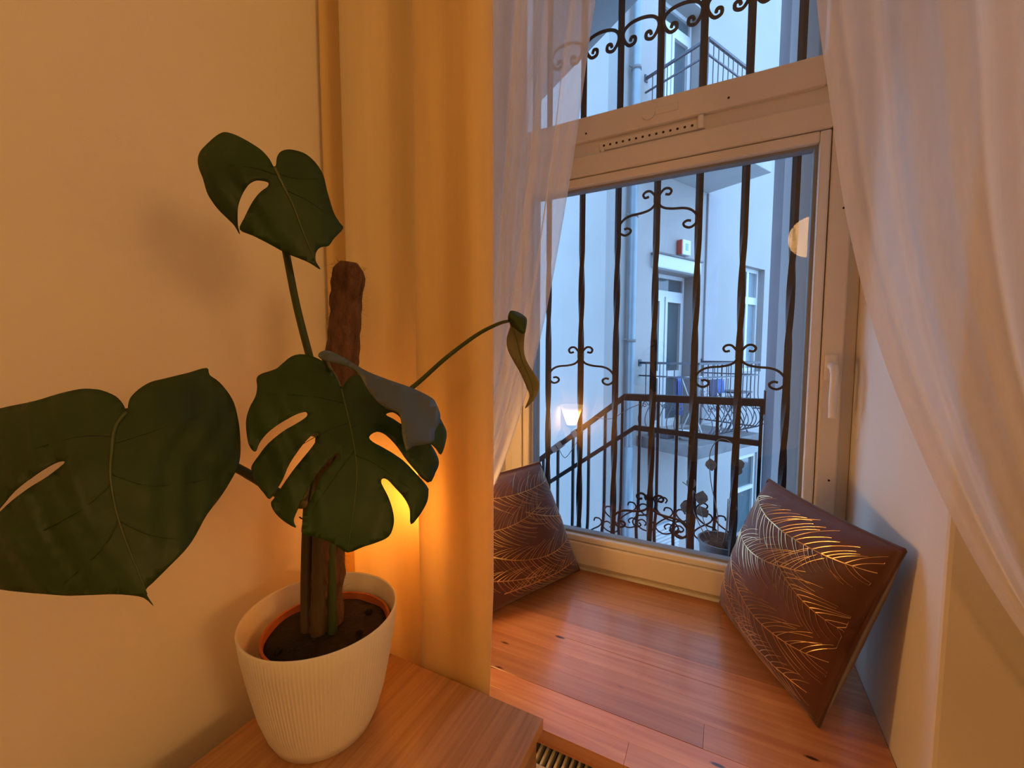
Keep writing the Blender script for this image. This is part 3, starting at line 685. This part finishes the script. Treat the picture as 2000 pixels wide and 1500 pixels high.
for x in bsx:
    if x > .19: continue
    zt = zrail(top, x); zb = zt-.94
    P = crom([(x,YR,zt), (x,YR,zt-.30), (x,YR,zt-.50), (x+.004,YR-.022,zt-.66), (x-.002,YR-.040,zt-.78), (x,YR-.02,zt-.90), (x,YR,zb)], 4)
    M().tube(P, .0082, 6, square=True).build('baluster', 'rail_iron', rl)
sp = [(.45,.50),(.52,.66),(.78,.66),(.90,.48),(.75,.26),(.35,.02),(.06,-.25),(.12,-.48),(.48,-.62),(.90,-.48),(.95,-.22),(.72,-.10),(.50,-.24),(.58,-.38)]
for i, x in enumerate(bsx[:-1]):
    if x > .10: continue
    zt = zrail(top, x+.054); flip = -1 if i % 2 else 1
    for dz in (-.73,):
        P = crom([((x+.1085*(a if flip > 0 else 1-a)), YR-.030, zt+dz+b*.125) for a, b in sp], 4)
        M().tube(P, .0048, 6).build('scroll', 'rail_iron', rl, smooth=True)
for xa in (-.345, -.128):
    for sgn in (1, -1):
        P = crom([(xa+sgn*a*.11, YR-.034, -.935+b*.10) for a, b in ((.5,.55),(.58,.75),(.40,.88),(.12,.70),(.03,.40),(.12,.0),(.5,-.35),(.95,-.5),(1.2,-.9),(1.0,-1.2),(.75,-1.05),(.85,-.9))], 4)
        M().tube(P, .005, 6).build('scroll', 'rail_iron', rl, smooth=True)
M().box(-.95, .19, YR-.012, YR+.012, -1.16, -1.13).build('bottom_rail', 'rail_iron', rl) if False else None
# pale tape and cord wound round the sloping handrail
for x, m in ((-1.00,'rust_tape'), (-.965,'rust_tape'), (-.86,'concrete_pale')):
    z = zrail(top, x); M().tube([(x-.016,YR,z-.013), (x+.016,YR,z+.013)], .0225, 8, square=True).build('tape_wrap', m, rl, bevel=.003)
M().tube([(-.62,YR,-.32-.165+.1), (-.60,YR,-.485)], .02, 6).build('tape_wrap', 'pvc_white', rl) if False else None
M().tube(crom([(-.72,YR-.02,-.40), (-.62,YR-.03,-.40), (-.52,YR-.03,-.335), (-.45,YR-.02,-.30)], 5), .0022, 5).build('cord', 'dry_stem', rl)
M().tube(crom([(-.97,YR-.02,-.62), (-.92,YR-.03,-.68), (-.86,YR-.03,-.60), (-.80,YR-.02,-.50)], 5), .0022, 5).build('cord', 'dry_stem', rl)

# pot with a dried climber on the landing
dp = thing('plant_pot', (.012, 2.36, ZL), 'dark grey plant pot of dried climber on the stair landing', 'plant pot')
PO = (.012, 2.36)
M().lathe([(.088,0), (.098,.10), (.108,.215), (.114,.218), (.114,.232), (.106,.232), (.102,.20), (.095,.19)], (PO[0], PO[1], ZL), 40).build('pot', 'pot_grey', dp, autos=40)
M().lathe([(.100,.185), (.06,.190), (.004,.193)], (PO[0], PO[1], ZL), 28).build('soil', 'soil', dp, smooth=True)
rn = random.Random(11)
def small_leaf(c, s, a, m, parent, nm='leaf'):
    d = Vector((cos(a), -.3*sin(a*2), sin(a))).normalized(); e = d.cross(Vector((0,1,.2))).normalized(); nn_ = d.cross(e)
    pts = [(0,0), (.25,.32), (.5,.40), (.78,.25), (1,0), (.78,-.25), (.5,-.40), (.25,-.32)]
    vs = [Vector(c)+d*(u*s)+e*(v*s)+nn_*(s*.25*abs(v)) for u, v in pts]
    return M().add(vs, [(0,1,7), (1,2,6,7), (2,3,5,6), (3,4,5)]).build(nm, m, parent, solid=.001)
vines = [[(PO[0]-.02,PO[1],-1.0), (-.01,2.40,-.85), (-.05,2.5,-.70), (-.06,2.56,-.55), (-.01,2.57,-.47), (.06,2.55,-.50), (.085,2.55,-.60)],
         [(PO[0]+.02,PO[1],-1.0), (.04,2.38,-.80), (.05,2.40,-.62), (.06,2.42,-.45), (.075,2.45,-.33)],
         [(PO[0]-.05,PO[1],-1.0), (-.13,2.45,-.86), (-.16,2.53,-.72), (-.15,2.57,-.55)],
         [(PO[0]-.03,PO[1],-1.0), (-.08,2.45,-.90), (-.12,2.55,-.80), (-.20,2.57,-.74)],
         [(PO[0],PO[1],-1.0), (.03,2.36,-.9), (.035,2.4,-.75)]]
for v in vines: M().tube(crom(v, 5), .0026, 5).build('vine', 'dry_stem', dp, smooth=True)
for (c, s, a) in (((-.06,2.55,-.58),.075,-1.4), ((-.09,2.52,-.76),.085,-1.7), ((-.16,2.55,-.70),.07,-1.3), ((.07,2.53,-.56),.07,-1.2), ((.085,2.53,-.60),.06,-1.9), ((-.11,2.55,-.86),.085,-1.0), ((.05,2.40,-.78),.04,-.8), ((-.17,2.55,-.84),.075,-1.8), ((-.145,2.55,-.60),.05,-2.0)):
    small_leaf(c, s, a, 'dry_leaf', dp)
for i in range(26):
    a = rn.uniform(0, 2*pi); q = .085*sqrt(rn.random()); small_leaf((PO[0]+q*cos(a), PO[1]+q*sin(a), ZL+.20+rn.uniform(0,.012)), rn.uniform(.03,.055), rn.uniform(-.5, .9), 'dry_leaf', dp)

# ------------------------------------------------------------------ opposite courtyard building
bl = thing('courtyard_building', tuple(bp(2, -.3, -4.6)), 'pale plastered courtyard building seen through the window', 'building')
U0, U1 = -.42, 9.0; ZG, ZH = -4.6, 9.0; wt = -.45
def wallbox(u0, u1, z0, z1, m='ext_plaster'): M().bbox(u0, u1, wt, 0, z0, z1).build('wall', m, bl)
# openings: balcony door (two floors) and a window beyond, plus a basement window
DU0, DU1, DZ0, DZ1 = .28, 1.45, -1.22, 1.30
WU0, WU1, WZ0, WZ1 = 2.95, 3.80, -.35, 1.665
wallbox(U0, DU0, ZG, ZH, 'ext_plaster_warm'); wallbox(DU1, WU0, ZG, ZH); wallbox(WU1, U1, ZG, -2.35-.0); wallbox(WU1, U1, -2.35, ZH)
wallbox(DU0, DU1, ZG, DZ0, 'ext_plaster_warm'); wallbox(DU0, DU1, DZ1, 2.86, 'ext_plaster_warm'); wallbox(DU0, DU1, 5.45, ZH)
wallbox(WU0, WU1, WZ1, ZH); wallbox(WU0, WU1, ZG, -3.6); wallbox(WU0, WU1, -2.0, WZ0)
M().bbox(1.66, 2.05, 0, .035, -1.22, 2.68).build('pilaster', 'ext_pale', bl, bevel=.01)
# end wall facing the window
M().hexa([bp(U0,.0,ZG), bp(U0-.35,.0,ZG), bp(U0-.35,-7,ZG), bp(U0,-7,ZG), bp(U0,.0,6.2), bp(U0-.35,.0,6.2), bp(U0-.35,-7,6.2), bp(U0,-7,6.2)]).build('end_wall', 'ext_plaster', bl)
def door(u0, u1, z0, z1, inset, nm):
    d = thing(nm, tuple(bp((u0+u1)/2, -inset, z0))); d.parent = bl; d.location = WORLD[d.name]-WORLD[bl.name]
    n1, n0 = -inset, -inset-.07
    def fbox(nm_, a, b, c, e, m='pvc_white', k=0): M().bbox(a, b, n0+k, n1+k, c, e).build(nm_, m, d)
    um = .87; zt = z1-.10-.16
    fbox('frame', u0, u0+.05, z0, z1); fbox('frame', u1-.05, u1, z0, z1); fbox('frame', u0+.05, u1-.05, z1-.06, z1)
    fbox('frame', u0+.05, u1-.05, zt-.10, zt)
    fbox('post', um-.05, um+.05, z0, zt-.10)
    for a, b in ((u0+.05, um-.05), (um+.05, u1-.05)):
        fbox('leaf_stile', a, a+.06, z0, zt-.10, k=.015); fbox('leaf_stile', b-.06, b, z0, zt-.10, k=.015)
        for c, e in ((z0, z0+.12), (-.40 + (z0+1.22), -.28+(z0+1.22)), (zt-.18, zt-.10)): fbox('leaf_rail', a+.06, b-.06, c, e, k=.015)
        M().bbox(a+.055, b-.055, n0+.02, n0+.035, z0+.1, zt-.15).build('pane', 'dark_pane', d)
    M().bbox(u0+.05, u1-.05, n0+.02, n0+.035, zt, z1-.06).build('pane', 'dark_pane', d)
door(DU0, DU1, DZ0, DZ1, .24, 'balcony_door')
door(DU0, DU1, 2.86, 5.45, .24, 'balcony_door')
M().bbox(.22, 1.40, -.02, .10, 1.29, 1.50).build('shutter_box', 'pvc_white', bl, bevel=.02)
M().bbox(.20, 1.42, -.02, .12, 1.49, 1.515).build('shutter_box_cap', 'concrete', bl)
wn = thing('window', tuple(bp(3.4, -.12, WZ0))); wn.parent = bl; wn.location = WORLD[wn.name]-WORLD[bl.name]
for a in ((WU0,WU0+.06,WZ0,WZ1), (WU1-.06,WU1,WZ0,WZ1), (WU0+.06,WU1-.06,WZ1-.07,WZ1), (WU0+.06,WU1-.06,WZ0,WZ0+.07), (WU0+.06,WU1-.06,.98,1.12), (3.34,3.42,WZ0+.07,.98), (3.34,3.42,1.12,WZ1-.07)):
    M().bbox(a[0], a[1], -.20, -.12, a[2], a[3]).build('frame', 'pvc_white', wn)
M().bbox(WU0+.05, WU1-.05, -.18, -.165, WZ0+.05, WZ1-.05).build('pane', 'ceramic' if False else 'zinc', wn)
# basement window and louvred grille
bw = thing('window', tuple(bp(3.4, -.12, -3.6))); bw.parent = bl; bw.location = WORLD[bw.name]-WORLD[bl.name]
for a in ((WU0,WU0+.06,-3.6,-2.0), (WU1-.06,WU1,-3.6,-2.0), (WU0+.06,WU1-.06,-2.08,-2.0), (WU0+.06,WU1-.06,-2.75,-2.67)):
    M().bbox(a[0], a[1], -.12, -.04, a[2], a[3]).build('frame', 'pvc_white', bw)
M().bbox(WU0+.05, WU1-.05, -.10, -.085, -3.6, -2.02).build('pane', 'dark_pane', bw)
lv = thing('louvre', tuple(bp(.7, .02, -3.4))); lv.parent = bl; lv.location = WORLD[lv.name]-WORLD[bl.name]
s0 = M().hexa([bp(.35,.06,-2.82), bp(1.05,.06,-2.82), bp(1.05,.01,-2.80), bp(.35,.01,-2.80), bp(.35,.06,-2.79), bp(1.05,.06,-2.79), bp(1.05,.01,-2.77), bp(.35,.01,-2.77)]).build('slat', 'pvc_white', lv)
for i in range(1, 9): copy_at(s0, (0, 0, -.062*i), lv)
M().bbox(.33, 1.07, .0, .012, -3.36, -2.74).build('backing', 'zinc', lv)

# zinc downpipe near the corner
pp = thing('downpipe', tuple(bp(-.31, .10, ZG)), 'grey-blue zinc downpipe running up the corner of the pale building', 'downpipe')
M().tube([bp(-.31,.085,ZG), bp(-.31,.085,-2.4), bp(-.31,.085,2.55), bp(-.31,.085,ZH)], .058, 14).build('pipe', 'zinc', pp, smooth=True)
M().tube([bp(-.31,.085,ZG), bp(-.31,.085,-1.35)], .072, 14).build('foot_pipe', 'zinc', pp, smooth=True)
for z in (.19, 1.93, 3.9): 
    c = M().tube([bp(-.31,.085,z-.02), bp(-.31,.085,z+.02)], .068, 14).build('clamp', 'concrete', pp, smooth=True)
    M().tube([bp(-.31,.085,z), bp(-.42,.05,z+.02)], .012, 6).build('bracket', 'concrete', pp)

# alarm box
al = thing('alarm_box', tuple(bp(.97, .06, 1.56)), 'small white alarm box with red side above the balcony door', 'alarm box')
M().bbox(.86, 1.09, 0, .10, 1.56, 1.80).build('housing', 'ceramic', al, bevel=.02)
M().bbox(.842, .862, .005, .095, 1.57, 1.79).build('red_side', 'alarm_red', al, bevel=.005)
M().bbox(.94, 1.01, .098, .104, 1.63, 1.74).build('badge', 'alarm_green', al)

# balconies
def balcony(zs, zr, U, L, label, scrolls=True):
    b = thing('balcony', tuple(bp(U/2, L/2, zs-.17)), label, 'balcony')
    M().bbox(-.03, U+.03, 0, L+.02, zs-.17, zs).build('slab', 'concrete' if zs < 0 else 'soffit_slab', b, bevel=.01)
    zm = zr-.19
    path = [(0, .0), (0, L-.03), (U, L-.03), (U, .0)]
    for nm, z, w in (('handrail', zr, .016), ('middle_rail', zm, .010), ('bottom_rail', zs+.10, .010)):
        for (a, c), (d, e) in zip(path, path[1:]):
            M().tube([bp(a,c,z), bp(d,e,z)], w, square=True).build(nm, 'balcony_iron', b)
    for (a, w) in ((0, 0), (U, 0)): M().bbox(a-.03, a+.03, -.005, .015, zr-.05, zr+.05).build('wall_plate', 'balcony_iron', b)
    for (a, c), (d, e) in zip(path, path[1:]):
        ln = math.hypot(d-a, e-c); k = max(2, round(ln/.118)); on = Vector(((e-c)/ln, -(d-a)/ln)) * (-1)
        out = Vector((-1, 0)) if a == d == 0 else (Vector((1, 0)) if a == d else Vector((0, 1)))
        for i in range(1, k+1):
            if i == k and a == d == U: continue
            t = i/k; u = a+(d-a)*t; n = c+(e-c)*t
            def pt(o, z): return bp(u+out.x*o, n+out.y*o, z)
            z0 = zs+.02; zb = zm-.30
            P = crom([pt(0,zr), pt(0,zm), pt(0,zb), pt(.03,zb-.10), pt(.13,zb-.24), pt(.15,zb-.36), pt(.08,zb-.47), pt(0,zs+.10)], 3)
            M().tube(P, .0075, 5).build('baluster', 'balcony_iron', b, smooth=True)
            if scrolls and i < k:
                pr = []
                for j in range(15):
                    an = j*.62; r_ = .052*(1-j/17)
                    s = r_*cos(an)*(1 if i % 2 else -1); z = zb-.12+r_*sin(an)
                    du, dn = (d-a)/ln*(s+.055), (e-c)/ln*(s+.055)
                    pr.append(bp(u+du+out.x*.08, n+dn+out.y*.08, z))
                M().tube(pr, .006, 5).build('scroll', 'balcony_iron', b, smooth=True)
    return b
mat('soffit_slab', (.36, .37, .38), .9, var=.08, scale=3)
balcony(-1.225, -.13, 1.66, .97, 'balcony level with the stair railing, bellied iron balustrade and grey slab')
balcony(2.86, 3.92, 1.66, .97, 'upper balcony whose pale underside shows behind the transom')
# support post below the lower balcony corner
pst = M(); pst.tube([bp(.16,.82,ZG), bp(.16,.82,-1.4)], .055, 16); o = pst.build('balcony_post', 'concrete_pale', smooth=True)
tag(o, 'pale round post under the lower balcony corner', 'post')

# things on the lower balcony
ZB = -1.225
rk = thing('drying_rack', tuple(bp(.86, .50, ZB)), 'white folding drying rack hung with laundry on the balcony', 'drying rack')
for s in (0, .38):
    M().tube([bp(.62,.30+s,ZB), bp(.62,.68-s,-.36)], .009, 6).build('leg', 'ceramic', rk); M().tube([bp(1.12,.30+s,ZB), bp(1.12,.68-s,-.36)], .009, 6).build('leg', 'ceramic', rk)
for i in range(6): M().tube([bp(.55,.25+.1*i,-.36), bp(1.18,.25+.1*i,-.36)], .006, 6).build('rod', 'ceramic', rk)
for x in (.55, 1.18): M().tube([bp(x,.24,-.36), bp(x,.76,-.36)], .008, 6).build('end_bar', 'ceramic', rk)
def cloth(u0, u1, n, z1, z0, m, label):
    rows = []
    for i in range(13):
        t = i/12; a = t*2-1
        zz_ = z1-(z1-z0)*abs(a)+.008; off = .02*a+.010*(1 if a > 0 else -1)*min(1, abs(a)*6)
        rows.append([bp(u0+(u1-u0)*j/10, n+off+.008*sin(j*1.3+i*.2)*abs(a), zz_) for j in range(11)])
    tag(M().grid(rows).build('laundry_cloth', m, smooth=True, solid=.004), label, 'laundry', 'laundry on the balcony rack')
cloth(.60, .74, .65, -.345, -.80, 'cloth_spot', 'spotted black and white cloth on the drying rack')
cloth(.76, .95, .65, -.345, -.66, 'cloth_navy', 'dark navy cloth hanging on the drying rack')
cloth(.97, 1.16, .65, -.345, -.60, 'cloth_blue', 'pair of blue cloths at the end of the drying rack')
cloth(.58, .70, .25, -.345, -.95, 'cloth_blue', 'narrow bright blue cloth at the near end of the rack')
tb = thing('balcony_table', tuple(bp(1.45, .74, ZB)), 'small dark folding table at the far balcony end', 'table')
M().bbox(1.24, 1.62, .50, .88, -.60, -.575).build('top', 'table_dark', tb, bevel=.005)
for a in (1.27, 1.58):
    M().tube([bp(a,.53,ZB), bp(a,.85,-.60)], .011, 6).build('leg', 'table_dark', tb); M().tube([bp(a,.85,ZB), bp(a,.53,-.60)], .011, 6).build('leg', 'table_dark', tb)
bo = M().lathe([(.07,0), (.12,.05), (.155,.11), (.16,.115), (.15,.11), (.11,.05), (.06,.015)], tuple(bp(.30,.62,ZB)), 28).build('bowl', 'ceramic', autos=40)
tag(bo, 'wide white bowl on the balcony floor', 'bowl')
tr = thing('planter_tray', tuple(bp(.16, .40, ZB)), 'low dark planter tray along the near balcony edge', 'planter')
M().bbox(.07, .24, .12, .46, ZB, ZB+.09).build('box', 'table_dark', tr, bevel=.008)
M().bbox(.085, .225, .135, .445, ZB+.085, ZB+.093).build('soil', 'soil', tr)
hb_ = thing('hanging_box', tuple(bp(1.58, 1.09, -1.10)), 'black box hung outside the far balcony corner', 'box')
M().bbox(1.46, 1.62, 1.135, 1.25, -1.06, -.80).build('box', 'table_dark', hb_, bevel=.008)
M().bbox(1.50, 1.58, .945, 1.14, -.83, -.815).build('hook', 'table_dark', hb_)
